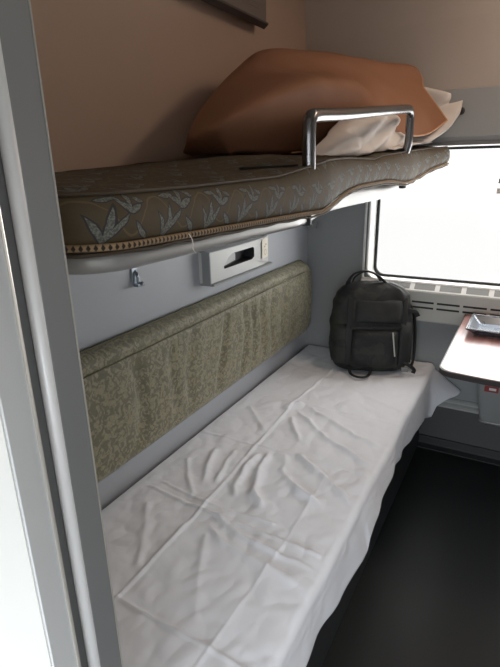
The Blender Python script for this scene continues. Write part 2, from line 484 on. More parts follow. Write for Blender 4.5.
# bed sheet: fold lines, wrinkles and a ragged drop over the front edge
def pl(pts): return [Vector((a, b)) for a, b in pts]
ridges = [  # polyline (x,y), height, width
    (pl([(.292, .38), (.29, .642), (.285, .989), (.262, 1.40), (.246, 1.735), (.266, 2.076), (.27, 2.4)]), .0055, .0075),
    (pl([(.548, .38), (.552, .627), (.561, .982), (.555, 1.145), (.55, 1.3)]), .0028, .006),
    (pl([(.02, .638), (.289, .634), (.552, .627), (.70, .62)]), .0048, .0065),
    (pl([(.079, 1.006), (.285, .989), (.561, .982), (.657, .976)]), .0055, .0075),
    (pl([(.10, 1.045), (.285, 1.02), (.50, 1.03)]), .0035, .006),
    (pl([(.016, 1.363), (.253, 1.373), (.54, 1.379), (.69, 1.38)]), .0034, .007),
    (pl([(.02, 1.74), (.246, 1.74), (.50, 1.75), (.69, 1.75)]), .0022, .008),
    (pl([(.23, 1.66), (.25, 1.72), (.28, 1.76)]), .014, .018),
    # loose creases
    (pl([(.33, 1.36), (.345, 1.24), (.39, 1.12), (.46, 1.06)]), .018, .016),
    (pl([(.30, 1.34), (.30, 1.22), (.315, 1.13), (.35, 1.07)]), .011, .013),
    (pl([(.37, 1.38), (.42, 1.27), (.50, 1.20), (.60, 1.16)]), .013, .015),
    (pl([(.40, 1.40), (.48, 1.34), (.58, 1.28), (.68, 1.20)]), .012, .015),
    (pl([(.27, 1.70), (.36, 1.62), (.47, 1.53), (.60, 1.46), (.69, 1.42)]), .012, .014),
    (pl([(.29, 1.74), (.40, 1.68), (.55, 1.60), (.68, 1.55)]), .008, .014),
    (pl([(.28, 1.64), (.33, 1.55), (.40, 1.46)]), .009, .012),
    (pl([(.15, 1.30), (.18, 1.18), (.23, 1.08)]), .009, .014),
    (pl([(.21, 1.33), (.23, 1.22), (.26, 1.10)]), .008, .012),
    (pl([(.10, 1.18), (.16, 1.10), (.22, 1.04)]), .006, .012),
    (pl([(.31, .96), (.42, .90), (.55, .88), (.68, .86)]), .007, .013),
    (pl([(.30, 1.0), (.44, .95), (.57, .93), (.69, .93)]), .008, .011),
    (pl([(.13, .93), (.20, .84), (.26, .74)]), .005, .02),
    (pl([(.36, .90), (.42, .78), (.48, .68)]), .004, .02),
    (pl([(.10, 1.62), (.17, 1.55), (.24, 1.48)]), .004, .02),
    (pl([(.40, 2.0), (.52, 1.92), (.66, 1.86)]), .005, .018),
]
def seg_dist(p, pts):
    best = 9; bt = 0; L = 0; tot = sum((b-a).length for a, b in zip(pts, pts[1:]))
    for a, b in zip(pts, pts[1:]):
        d = b-a; l = d.length; t = max(0, min(1, (p-a).dot(d)/(l*l))); q = (p-a-d*t).length
        if q < best: best = q; bt = (L+t*l)/tot
        L += l
    return best, bt
boxes = [(min(v.x for v in r[0])-.06, max(v.x for v in r[0])+.06, min(v.y for v in r[0])-.06, max(v.y for v in r[0])+.06) for r in ridges]
def sheet_h(x, y):
    h = 0; p = Vector((x, y))
    for (pts, hh, w), bb in zip(ridges, boxes):
        if bb[0] < x < bb[1] and bb[2] < y < bb[3]:
            j_ = .006 if hh > .006 else .0012
            d, t = seg_dist(p+Vector((j_*fbm(x*14, y*14, 1, 2), j_*fbm(x*14, y*14, 6, 2))), pts)
            if d < w*3.2:
                fade = smooth(0, .18, t)*smooth(0, .18, 1-t) if hh > .006 else 1
                h += hh*1.3*fade*math.exp(-(d/(w*(.8 if hh > .006 else .62)))**1.5)*(0.75+.5*fbm(x*9, y*9, hh*900))
    h += .008*abs(fbm(x*6+.5*y, y*4.5-.8*x, 3, 3))+.005*(abs(fbm(x*13-4*y, y*9+5*x, 8, 2)))+.0018*fbm(x*24, y*20, 7, 2)
    return h
hem_z = [(.36, .255), (.72, .335), (.86, .335), (1.0, .315), (1.18, .315), (1.215, .318), (1.235, .352), (1.29, .36), (1.42, .372), (1.55, .372), (1.75, .345), (1.95, .33), (2.1, .31), (2.26, .255), (2.29, .25), (2.31, .30), (2.36, .33), (2.43, .345)]
bm = bmesh.new(); rows = []; NX, ND, NY = 170, 24, 480
for j in range(NY+1):
    y = .375+(2.43-.375)*j/NY; row = []
    edge = SXE-.004+.006*fbm(y*3, 0, 5, 2)
    for i in range(NX+1):
        x = .026+(edge-.02-.026)*i/NX
        row.append((x, y, SZ+sheet_h(x, y)*smooth(.022, .05, x)))
    hz = lerp_table(y, hem_z)+.004*fbm(y*8, 2, 0, 2)
    he = sheet_h(edge-.02, y)
    for i in range(1, 7):
        a = PI/2*i/6
        row.append((edge-.02+.02*math.sin(a), y, SZ+he*(1-i/8)-.02+.02*math.cos(a)))
    flare = .115*smooth(2.26, 2.42, y)+.02*smooth(1.0, 1.25, y)*(1-smooth(1.25, 1.4, y))
    for i in range(1, ND+1):
        t = i/ND
        pleat = (.010*fbm(y*4, t*.6, 11, 2)+.0022*math.sin(y*34+2*fbm(y*3, 0, 1)))*t
        row.append((edge+.012*t+flare*t+pleat+.004*(1-t)*fbm(y*16, t*3, 4, 2), y, SZ-.02+(hz-SZ+.02)*t))
    rows.append(row)
add_grid(bm, rows)
sh = obj('bed_sheet', bm, M['sheet']); tag(sh, 'creased white bed sheet spread over the lower berth', 'sheet')
solidify(sh, .0015, 1)

# ------------------------------------------------------------------ backrest on the left wall
br = thing('backrest_cushion', 'long olive damask backrest cushion fixed to the left wall', 'backrest', (.02, 1.4, .55))
Z0, Z1, Y0, Y1 = .557, .952, .40, 2.405
def back_outline(n=10):
    pts = []
    for cy, cz, a0, r in ((Y1-.11, Z1-.11, 0, .11), (Y0+.05, Z1-.05, PI/2, .05), (Y0+.05, Z0+.05, PI, .05), (Y1-.09, Z0+.09, 1.5*PI, .09)):
        for k in range(n+1):
            a = a0+PI/2*k/n; pts.append((cy+r*math.cos(a), cz+r*math.sin(a)))
    return pts
def inside_z(y):  # usable z range of the outline at this y
    lo, hi = Z0, Z1
    for r, yy, s in ((.11, Y1-.11, 1), (.05, Y0+.05, -1)):
        d = (y-yy)*s
        if d > 0: hi = Z1-r+math.sqrt(max(0, r*r-d*d))
    for r, yy, s in ((.09, Y1-.09, 1), (.05, Y0+.05, -1)):
        d = (y-yy)*s
        if d > 0: lo = Z0+r-math.sqrt(max(0, r*r-d*d))
    return lo, hi
bm = bmesh.new(); rows = []; NYb, NZb = 220, 44
wr = [(.0, .0)]
random.seed(3)
wrk = [(1.02, .008, .03), (1.30, .006, .025), (1.50, .010, .022), (1.66, .008, .018), (1.74, .009, .016), (1.83, .009, .018), (1.93, .008, .016), (2.05, .007, .02), (2.16, .006, .02), (1.2, .005, .02)]
for j in range(NYb+1):
    y = Y0+(Y1-Y0)*j/NYb; lo, hi = inside_z(min(max(y, Y0+.0005), Y1-.0005)); row = [(.003, y, lo)]
    for i in range(NZb+1):
        t = i/NZb; z = lo+(hi-lo)*t
        ed = min(z-lo, hi-z, y-Y0, Y1-y); k = min(1, ed/.035)
        d = .012+.040*math.sqrt(max(0, 1-(1-k)**2))+.008*math.sin(PI*t)
        wv = 0
        for yc, h_, w_ in wrk:
            wv += 1.5*h_*math.exp(-((y-yc-.05*(t-.5)+.02*math.sin(t*5+yc*9))/w_)**2)*smooth(.0, .3, t)*smooth(0, .22, .92-t)
        d -= wv*k; d += .003*fbm(y*12, z*12, 2, 2)*k
        # stitched seam a little below the top edge
        d -= .007*math.exp(-((hi-z-.052)/.005)**2)*k
        row.append((d, y, z))
    row.append((.003, y, hi)); rows.append(row)
add_grid(bm, rows); pad_ = obj('pad', bm, M['damask'], br)
bm = bmesh.new(); add_tube(bm, [(.014, p[0], p[1]) for p in back_outline()], .0055, 8, closed=True); obj('piping', bm, M['olive_cord'], pad_)
bm = bmesh.new(); add_tube(bm, [(.0515+.004*math.sin(PI*.87), y, Z1-.052) for y in [Y0+.06+(2.29-Y0-.06)*k/80 for k in range(81)]], .0022, 6); obj('seam', bm, M['olive_cord'], pad_)

# ------------------------------------------------------------------ upper berth
def frame_x(y):
    x = lerp_table(y, [(.38, .60), (.9, .60), (.96, .598), (1.02, .590), (1.12, .568), (1.24, .538), (1.36, .524), (1.5, .520), (1.8, .53), (2.1, .545), (2.44, .555)])
    r = .065
    if y < .40+r: x = .60-r+math.sqrt(max(0, r*r-(.40+r-y)**2))
    return x
def rise(y):
    return lerp_table(y, [(.38, .000), (.7, -.008), (.966, -.014), (1.078, -.018), (1.15, -.012), (1.21, -.004), (1.33, .012), (1.45, .019), (1.75, .022), (1.93, .009), (2.064, .013), (2.16, .025), (2.264, .046), (2.42, .070)])
def seam_z(y):
    return lerp_table(y, [(.38, 1.391), (.6, 1.391), (.872, 1.396), (1.037, 1.412), (1.158, 1.424), (1.35, 1.429), (1.616, 1.425), (1.724, 1.437), (1.95, 1.449), (2.117, 1.457), (2.42, 1.472)])
def ys(y0, y1, n, r=.065):
    a = [y0+r*(1-math.cos(PI/2*k/10)) for k in range(10)]
    return a+[y0+r+(y1-y0-r)*k/n for k in range(n+1)]
ub = thing('upper_berth', 'narrow upper berth with satin metal edge and safety rail', 'berth', (.3, 1.4, 1.30))
bm = bmesh.new(); rows = []
for y in ys(.40, 2.43, 120):
    x = frame_x(y); zt = 1.326+max(-.004, rise(y))
    zz = lerp_table(y, [(.38, 1.3005), (.55, 1.298), (.8, 1.295), (1.1, 1.289), (2.43, 1.288)])
    rows.append([(.003, y, zz+.002), (x-.035, y, zz), (x-.010, y, zz), (x-.003, y, zz+.002), (x, y, zz+.008), (x-.001, y, (zt+zz+.008)/2), (x-.003, y, zt-.003), (x-.010, y, zt), (.003, y, zt)])
add_grid(bm, rows, True, None, True); obj('deck_frame', bm, M['edge'], ub)
# guard rail
RX = .585
rail = catmull([(RX, 1.045, 1.33), (RX, 1.045, 1.39), (RX, 1.043, 1.45), (RX, 1.042, 1.488), (RX, 1.050, 1.507), (RX, 1.082, 1.515), (RX, 1.25, 1.528), (RX, 1.5, 1.551), (RX, 1.75, 1.574), (RX, 1.91, 1.588), (RX, 1.955, 1.587), (RX, 1.974, 1.570), (RX, 1.976, 1.545), (RX, 1.974, 1.48), (RX-.014, 1.968, 1.42), (RX-.016, 1.960, 1.36)], 6)
gr = obj('guard_rail', tube(rail, .0145, 18), M['chrome'], ub)
for yy, z0_, z1_ in ((1.045, 1.288, 1.345), (1.960, 1.322, 1.350)):
    bm = bmesh.new(); bmesh.ops.create_cone(bm, cap_ends=True, segments=20, radius1=.013, radius2=.013, depth=z1_-z0_, matrix=Matrix.Translation((RX-.006, yy, (z0_+z1_)/2))); bevel(obj('rail_foot', bm, M['rubber'], ub), .003)

# mattress
def mat_x(y):
    x = lerp_table(y, [(.38, .603), (1.0, .603), (1.12, .600), (1.25, .585), (1.45, .572), (1.7, .572), (1.85, .585), (2.0, .596), (2.12, .594), (2.25, .612), (2.36, .640), (2.44, .662)])
    r = .075
    if y < .385+r: x = x-r+math.sqrt(max(0, r*r-(.385+r-y)**2))
    return x
ma = thing('mattress', 'olive brocade mattress with blue-grey leaf pattern and beaded trim on the upper berth', 'mattress', (.3, 1.4, 1.33))
bm = bmesh.new(); rows = []; uvs = []
yy = ys(.385, 2.432, 150, .075)
for y in yy:
    w = mat_x(y); d = rise(y)
    zb, zt = 1.330+d, seam_z(y)
    pr = [(.012, zb), (w-.05, zb), (w-.012, zb+.001), (w-.003, zb+.006), (w+.003, zb+.016), (w+.006, zb+.03), (w+.004, zt-.018), (w-.003, zt-.006), (w-.012, zt)]
    for k in range(1, 13):
        t = k/12; xx = (w-.012)*(1-t)+.012*t
        pr.append((xx, zt+.014*math.sin(PI*min(1, t*1.15))*.9+.004*fbm(xx*8, y*6, 5, 2)+.016*t*(1-.8*smooth(.7, 1.3, y))))
    # arc length
    s = 0; uvr = []
    for k, p in enumerate(pr):
        if k: s += math.dist(p, pr[k-1])
        uvr.append((y, s-(w-.012)))
    uvr.append((y, s))
    rows.append([(p[0], y, p[1]) for p in pr]); uvs.append(uvr)
add_grid(bm, rows, True, uvs, True); cover = obj('cover', bm, M['brocade'], ma)
# near end band closes the corner (own face of the cover): seam cord and braid follow the edge
path_top = [(mat_x(y)-.009, y, seam_z(y)+.001) for y in yy]
obj('seam', tube(path_top, .0026, 8), M['seam'], cover)
path_b = [(mat_x(y)+.002, y, 1.3335+rise(y)) for y in yy]
obj('beaded_trim', tube(path_b, .0045, 10, uvs=True), M['braid'], ma)
path_c = [(mat_x(y)-.001, y, 1.3255+rise(y)+.001*math.sin(y*60)) for y in yy]
obj('cord', tube(path_c, .0026, 8), M['seam'], cover)
thr = [(.612, .56, 1.332), (.616, .563, 1.322), (.618, .560, 1.312), (.617, .568, 1.304)]
obj('loose_thread', tube(catmull(thr, 5), .0006, 6), M['linen'], cover)

# black strap end lying on the mattress by the rail
def mat_top(x, y):
    w = mat_x(y); t = ((w-.012)-x)/(w-.024)
    t = max(0, min(1, t)); d = rise(y)
    return seam_z(y)+.014*math.sin(PI*min(1, t*1.15))*.9+.004*fbm(x*8, y*6, 5, 2)+.016*t*(1-.8*smooth(.7, 1.3, y))
sp = [(.50, .90), (.53, .95), (.55, 1.0), (.56, 1.03)]
bm = bmesh.new(); add_tube(bm, catmull([(a, b, mat_top(a, b)+.003) for a, b in sp], 6), 0, 12, flat=(.008, .0015), up=(0, 0, 1))
tag(obj('strap', bm, M['nylon']), 'short black strap end lying on the mattress by the near rail post', 'strap')

# ------------------------------------------------------------------ bedding on the upper berth
G = [  # control net of the brown cover: each list from the wall, over the ridge, down to the front hem
    [(.02, 1.42, 1.447), (.07, 1.37, 1.450), (.13, 1.31, 1.450), (.18, 1.27, 1.448), (.23, 1.26, 1.447), (.26, 1.27, 1.445)],
    [(.02, 1.37, 1.460), (.06, 1.33, 1.480), (.13, 1.25, 1.510), (.20, 1.172, 1.497), (.31, 1.13, 1.505), (.26, 1.26, 1.447)],
    [(.02, 1.46, 1.470), (.05, 1.47, 1.560), (.14, 1.375, 1.622), (.22, 1.30, 1.605), (.385, 1.25, 1.575), (.26, 1.31, 1.448)],
    [(.02, 1.56, 1.470), (.05, 1.58, 1.620), (.17, 1.475, 1.702), (.29, 1.43, 1.665), (.435, 1.40, 1.615), (.27, 1.45, 1.450)],
    [(.02, 1.66, 1.470), (.06, 1.68, 1.665), (.20, 1.576, 1.758), (.33, 1.56, 1.690), (.455, 1.54, 1.630), (.28, 1.60, 1.452)],
    [(.02, 1.80, 1.470), (.07, 1.82, 1.700), (.25, 1.755, 1.778), (.365, 1.74, 1.700), (.470, 1.72, 1.632), (.34, 1.72, 1.465)],
    [(.02, 1.95, 1.475), (.10, 1.95, 1.720), (.36, 1.952, 1.782), (.44, 1.93, 1.700), (.500, 1.90, 1.600), (.500, 1.84, 1.502)],
    [(.03, 2.10, 1.480), (.15, 2.10, 1.720), (.42, 2.10, 1.780), (.49, 2.09, 1.700), (.540, 2.07, 1.600), (.552, 2.02, 1.505)],
    [(.06, 2.25, 1.490), (.18, 2.25, 1.700), (.487, 2.235, 1.776), (.543, 2.25, 1.700), (.590, 2.26, 1.618), (.606, 2.22, 1.520)],
    [(.08, 2.30, 1.490), (.20, 2.30, 1.690), (.505, 2.295, 1.757), (.557, 2.315, 1.695), (.605, 2.340, 1.635), (.652, 2.352, 1.573)],
]
cols = [catmull(c, 9) for c in G]
rows = []
nv_ = len(cols[0])
acr = [catmull([cols[i][j] for i in range(len(cols))], 9) for j in range(nv_)]
NUc = len(acr[0])
bm = bmesh.new()
rows = []
for i in range(NUc):
    r = []
    for j in range(nv_):
        p = acr[j][i]; u = i/(NUc-1); v = j/(nv_-1)
        k = smooth(.05, .2, u)*smooth(0, .1, 1-u)*smooth(.2, .4, v)
        n_ = .010*fbm(p.y*5+p.z*4, p.z*3, 2, 2)
        cre = .008*math.exp(-((p.z-(1.665+.05*(p.y-1.6)))/.035)**2)*smooth(1.45, 1.75, p.y)*(1-smooth(2.0, 2.25, p.y))
        r.append((p.x+(n_+cre*.8)*k, p.y-.3*n_*k, p.z+n_*.4*k))
    rows.append(r)
add_grid(bm, rows)
bl = thing('blanket', 'rust brown blanket heaped over the bedding on the upper berth', 'blanket', (.3, 1.75, 1.43))
solidify(obj('blanket_cloth', bm, M['brown'], bl), .004, -1)
hem_path = [Vector(rows[-1][j]) for j in range(int(nv_*.36), nv_)]+[Vector(rows[i][-1]) for i in range(NUc-2, int(NUc*.45), -1)]
obj('hem', tube(hem_path, .0034, 8), M['hem'], bl)

# pillow squashed against the blanket
def pillow_pt(t, a):
    y = 1.36+.84*t
    hgt = lerp_table(t, [(0, .004), (.06, .022), (.16, .050), (.30, .098), (.42, .130), (.55, .138), (.72, .134), (.86, .112), (.95, .07), (1, .012)])
    thk = lerp_table(t, [(0, .004), (.08, .025), (.25, .042), (.6, .050), (.9, .040), (1, .006)])
    xc = lerp_table(t, [(0, .485), (.3, .492), (.6, .505), (1, .535)])
    base = mat_top(xc, y)+.002
    c, s = math.cos(a), math.sin(a); e = .72
    x = xc+thk*math.copysign(abs(c)**e, c)-.015*(s+1)
    z = base+hgt*.5+hgt*.5*math.copysign(abs(s)**e, s)
    f = fbm(y*9+z*6, z*16, a*.4, 3)
    q = .012*f*min(1, hgt/.08)
    # pulled creases running from the low corner to the knot at the right
    cr = .009*math.sin((z-base)*90-(t-.2)*26)*smooth(.15, .4, t)*(1-smooth(.75, .95, t))
    return (x+q+cr, y, max(base, z+q*.5))
bm = bmesh.new(); add_grid(bm, [[pillow_pt(i/90, 2*PI*k/44) for k in range(44)] for i in range(91)], True, None, True)
tag(obj('pillow', bm, M['linen']), 'crumpled off-white pillow behind the safety rail on the upper berth', 'pillow')

# white quilt folded under the blanket at the window end
def slab(bm, ctrl, th, seed, nu=8, amp=.008):
    cols = [catmull(c, nu) for c in ctrl]
    acr = [catmull([c[j] for c in cols], nu) for j in range(len(cols[0]))]
    n, m_ = len(acr[0]), len(acr)
    rows_t = [[acr[j][i]+Vector((1, -.6, .5))*amp*fbm(acr[j][i].y*11+seed, acr[j][i].z*14, acr[j][i].x*10, 2) for j in range(m_)] for i in range(n)]
    loops = []
    for i in range(n):
        u = i/(n-1); top = []; bot = []
        for j in range(m_):
            v = j/(m_-1)
            e = math.sqrt(max(0, 1-abs(2*u-1)**4))*math.sqrt(max(0, 1-abs(2*v-1)**4)); e = .15+.85*e
            a = rows_t[min(i+1, n-1)][j]-rows_t[max(i-1, 0)][j]; b = rows_t[i][min(j+1, m_-1)]-rows_t[i][max(j-1, 0)]
            nn = a.cross(b); nn = nn.normalized() if nn.length > 1e-9 else Vector((0, 0, 1))
            top.append(rows_t[i][j]+nn*th*.5*e); bot.append(rows_t[i][j]-nn*th*.5*e)
        loops.append(top+bot[::-1])
    add_grid(bm, loops, True, None, True)
bm = bmesh.new()
slab(bm, [[(.30, 2.318, 1.690), (.36, 2.358, 1.640), (.42, 2.378, 1.580), (.45, 2.358, 1.54)],
          [(.42, 2.358, 1.722), (.47, 2.378, 1.670), (.53, 2.378, 1.600), (.55, 2.358, 1.55)],
          [(.56, 2.388, 1.708), (.58, 2.393, 1.665), (.60, 2.393, 1.625), (.58, 2.368, 1.57)],
          [(.648, 2.393, 1.676), (.650, 2.393, 1.660), (.640, 2.393, 1.640), (.60, 2.378, 1.60)]], .045, 3)
slab(bm, [[(.30, 2.34, 1.60), (.34, 2.31, 1.56), (.38, 2.27, 1.52), (.42, 2.20, 1.488)],
          [(.50, 2.38, 1.62), (.52, 2.36, 1.57), (.53, 2.30, 1.525), (.52, 2.22, 1.488)],
          [(.64, 2.40, 1.640), (.640, 2.38, 1.585), (.620, 2.34, 1.53), (.570, 2.25, 1.484)],
          [(.698, 2.405, 1.650), (.690, 2.395, 1.600), (.655, 2.36, 1.535), (.590, 2.28, 1.486)]], .038, 9, amp=.012)
slab(bm, [[(.30, 1.95, 1.475), (.30, 2.10, 1.487), (.30, 2.25, 1.492), (.30, 2.36, 1.496)],
          [(.45, 1.90, 1.468), (.46, 2.05, 1.483), (.46, 2.22, 1.490), (.46, 2.37, 1.494)],
          [(.565, 1.86, 1.456), (.572, 2.02, 1.470), (.580, 2.20, 1.482), (.600, 2.36, 1.490)]], .012, 15, amp=.006)
tag(obj('quilt', bm, M['linen']), 'white quilt poking out from under the brown blanket at the window end', 'quilt')

# ------------------------------------------------------------------ wall fittings
wb = thing('wall_unit', 'pale grey moulded wall unit with a dark slot above the backrest', 'wall unit', (.0, 1.68, 1.07))
y0, y1, z0, z1 = 1.455, 1.93, 1.013, 1.128
bm = bmesh.new()
sec = lambda x, y, za, zb: (x, y, za, zb)
# body: front plate with a slot; the plate tapers back to the wall at the far end
slot = [(1.545, 1.055), (1.755, 1.056), (1.772, 1.064), (1.772, 1.099), (1.765, 1.104), (1.60, 1.104), (1.575, 1.094), (1.540, 1.064)]
def front_x(y): return lerp_table(y, [(y0, .046), (1.60, .05), (1.80, .05), (1.90, .044), (y1, .034)])
n = 48
def slot_loop():
    out = []
    L = sum(math.dist(slot[i], slot[(i+1) % 8]) for i in range(8))
    for k in range(n):
        s = L*k/n; i = 0
        while s > math.dist(slot[i], slot[(i+1) % 8]): s -= math.dist(slot[i], slot[(i+1) % 8]); i += 1
        a, b = slot[i], slot[(i+1) % 8]; t = s/math.dist(a, b)
        out.append((a[0]+(b[0]-a[0])*t, a[1]+(b[1]-a[1])*t))
    return out
S = slot_loop(); cy, cz = 1.66, 1.08
O_ = []
for p in S:
    dy, dz = p[0]-cy, p[1]-cz
    k = min(((y1-cy)/dy if dy > 0 else (y0-cy)/dy) if abs(dy) > 1e-6 else 99, ((z1-cz)/dz if dz > 0 else (z0-cz)/dz) if abs(dz) > 1e-6 else 99)
    O_.append((cy+dy*k, cz+dz*k))
for cnr in ((y0, z0), (y1, z0), (y1, z1), (y0, z1)):
    i = min(range(n), key=lambda q: math.dist(O_[q], cnr)); O_[i] = cnr
A = [bm.verts.new((front_x(p[0]), p[0], p[1])) for p in S]
B = [bm.verts.new((front_x(p[0]), p[0], p[1])) for p in O_]
C_ = [bm.verts.new((.0, p[0]-(.004 if p[0] < 1.5 else -.004), p[1])) for p in O_]
for L1, L2 in ((A, B), (B, C_)):
    for i in range(n): bm.faces.new([L1[i], L1[(i+1) % n], L2[(i+1) % n], L2[i]])
pn = obj('front_plate', bm, M['handle'], wb, flat=True); bevel(pn, .004, 3, 40)
bm = bmesh.new()
A = [bm.verts.new((front_x(p[0]), p[0], p[1])) for p in S]; B = [bm.verts.new((lerp_table(p[0], [(1.54, .034), (1.64, .02), (1.70, .004), (1.8, .004)]), p[0], p[1])) for p in S]
for i in range(n): bm.faces.new([A[i], A[(i+1) % n], B[(i+1) % n], B[i]])
bm.faces.new(B); rc = obj('recess', bm, M['recess'], wb, flat=True)
bm = bmesh.new(); bm.faces.new([bm.verts.new(p) for p in [(.0375, 1.557, 1.062), (.0120, 1.685, 1.062), (.0120, 1.685, 1.100), (.0375, 1.59, 1.100)]]); obj('recess_slope', bm, M['handle'], rc, flat=True)
bm = bmesh.new(); add_prism(bm, [(.0, y0-.002), (.048, y0-.006), (.048, y0-.002), (.0, y0+.01)], 'z', z0-.002, z1+.002); obj('end_cap', bm, M['casing'], wb, flat=True)
bevel(obj('bottom_lip', prism([(0, z0-.008), (.058, z0-.006), (.060, z0), (.052, z0+.004), (0, z0+.002)], 'y', y0, y1-.01), M['casing'], wb, flat=True), .002)
bm = bmesh.new()
pp = [(front_x(y)+.0012, y, z) for y, z in ((1.845, 1.040), (1.905, 1.043), (1.905, 1.122), (1.845, 1.122))]
bm.faces.new([bm.verts.new(p) for p in pp]); npl = obj('plate', bm, M['label'], wb, flat=True)
bm = bmesh.new()
for r0, r1 in ((.012, .0095),):
    for k in range(20):
        a0, a1 = 2*PI*k/20, 2*PI*(k+1)/20
        q = [(r0*math.cos(a0), r0*math.sin(a0)), (r0*math.cos(a1), r0*math.sin(a1)), (r1*math.cos(a1), r1*math.sin(a1)), (r1*math.cos(a0), r1*math.sin(a0))]
        bm.faces.new([bm.verts.new((front_x(1.875+b)+.0024, 1.875+b, 1.066+c)) for b, c in q])
for yy_, zz_ in ((1.868, 1.09), (1.880, 1.098)):
    bm.faces.new([bm.verts.new((front_x(yy_)+.0024, yy_+b, zz_+c)) for b, c in ((-.006, -.003), (.006, -.003), (.006, .003), (-.006, .003))])
obj('printed_mark', bm, M['label_ink'], npl, flat=True)

hk = thing('coat_hook', 'small silver coat hook on the left wall below the upper berth', 'hook', (0, 1.11, 1.10))
bevel(obj('hook_plate', box(.0, .006, 1.098, 1.122, 1.088, 1.135), M['steel'], hk, flat=True), .002)
obj('hook_arm', tube(catmull([(.004, 1.112, 1.125), (.014, 1.112, 1.112), (.015, 1.112, 1.096), (.020, 1.113, 1.087), (.027, 1.114, 1.088), (.029, 1.114, 1.094)], 6), .0048, 10), M['steel'], hk)
bevel(obj('hook_foot', box(.006, .026, 1.098, 1.130, 1.080, 1.089), M['steel'], hk, flat=True), .002)

bk = thing('wall_latch', 'tiny grey latch block in the corner under the upper berth', 'latch', (.03, YB-.02, 1.11))
bevel(obj('latch_body', box(.004, .052, YB-.026, YB-.001, 1.098, 1.136), M['casing'], bk, flat=True), .004)
bevel(obj('latch_tongue', box(.012, .040, YB-.036, YB-.024, 1.110, 1.122), M['casing'], bk, flat=True), .002)

sp_ = thing('wall_speaker', 'brown-grey plastic box mounted high on the left wall', 'wall box', (0, 1.66, 1.96))
bm = bmesh.new(); add_prism(bm, [(.0, 1.930), (.040, 1.902), (.055, 1.912), (.055, 2.10), (.0, 2.11)], 'y', 1.34, 1.892)
bevel(obj('housing', bm, M['plastic_box'], sp_, flat=True), .006)
bm = bmesh.new(); add_prism(bm, [(-.001, 1.934), (-.001, 1.926), (.041, 1.895), (.059, 1.908), (.059, 1.914), (.040, 1.904)], 'y', 1.335, 1.897)
obj('bottom_trim', bm, M['plastic_dark'], sp_, flat=True)
bm = bmesh.new()
for k in range(9): add_box(bm, .0545, .0562, 1.40, 1.83, 1.945+k*.016, 1.953+k*.016)
obj('grille', bm, M['plastic_box'], sp_, flat=True)

pg = thing('coat_peg', 'small dark peg on the panel above the window', 'peg', (.693, YB-.02, 1.612))
bm = bmesh.new(); bmesh.ops.create_cone(bm, cap_ends=True, segments=20, radius1=.010, radius2=.013, depth=.022, matrix=Matrix.Translation((.693, YB-.034, 1.612)) @ Matrix.Rotation(PI/2, 4, 'X')); bevel(obj('knob', bm, M['black'], pg), .003)
bm = bmesh.new(); bmesh.ops.create_cone(bm, cap_ends=True, segments=20, radius1=.015, radius2=.015, depth=.005, matrix=Matrix.Translation((.693, YB-.0245, 1.612)) @ Matrix.Rotation(PI/2, 4, 'X')); obj('peg_plate', bm, M['plastic_dark'], pg)

# ------------------------------------------------------------------ table
tb = thing('table', 'rose wood-grain folding table with dark edge under the window', 'table', (1.02, 2.05, .745))
def table_outline(g=0):
    pts = []
    x0, x1, y0, y1 = .810-g, 1.245+g, 1.668-g, YB-.05
    r = .055
    pts.append((x0, y1))
    for k in range(13):
        a = PI+PI/2*k/12; pts.append((x0+r+r*math.cos(a), y0+r+r*math.sin(a)))
    for k in range(1, 10):
        t = k/10; pts.append((x0+r+(x1-x0-2*r)*t, y0-.012*math.sin(PI*t)))
    for k in range(13):
        a = 1.5*PI+PI/2*k/12; pts.append((x1-r+r*math.cos(a), y0+r+r*math.sin(a)))
    pts.append((x1, y1))
    return pts
bevel(obj('tabletop', prism(table_outline(), 'z', .729, .7460), M['laminate'], tb, flat=True), .002, 2)
op = table_outline(.0035)
bm = bmesh.new()
rows = [[(p[0], p[1], .7255), (p[0]+0, p[1], .7440), (q[0], q[1], .7455), (q[0], q[1], .7255)] for p, q in zip(op, table_outline(-.002))]
add_grid(bm, rows, True, None, True); obj('edge_trim', bm, M['trim'], tb, flat=True)
bevel(obj('wall_bracket', box(.87, 1.18, YB-.06, YB-.046, .690, .7295), M['alu_dark'], tb, flat=True), .002)
arm = [(YB-.047, .50), (YB-.047, .45), (1.80, .712), (1.80, .7295), (1.84, .7295)]
bm = bmesh.new(); add_prism(bm, arm, 'x', 1.09, 1.105); obj('support_arm', bm, M['alu_dark'], tb, flat=True)

tr = thing('serving_tray', 'shallow stainless steel tray near the window end of the table', 'tray', (1.0, 2.19, .7465))
def rect_loop(x0, x1, y0, y1, z, r=.006, n=4): return [(a, b, z) for a, b in rrect(x0, x1, y0, y1, r, n)]
bm = bmesh.new()
rows = [rect_loop(.880, 1.130, 2.110, 2.275, .7475), rect_loop(.852, 1.158, 2.088, 2.300, .772), rect_loop(.846, 1.164, 2.082, 2.306, .774), rect_loop(.844, 1.166, 2.080, 2.308, .7715), rect_loop(.850, 1.160, 2.086, 2.302, .769), rect_loop(.877, 1.133, 2.107, 2.278, .7462)]
rows = [[(x, y, z) for x, y, z in r] for r in rows]
add_grid(bm, rows, True, None, True); obj('tray_body', bm, M['steel'], tr, flat=True)
bm = bmesh.new(); add_tube(bm, rect_loop(.846, 1.164, 2.082, 2.306, .7735), .0042, 8, closed=True); obj('tray_rim', bm, M['chrome'], tr)

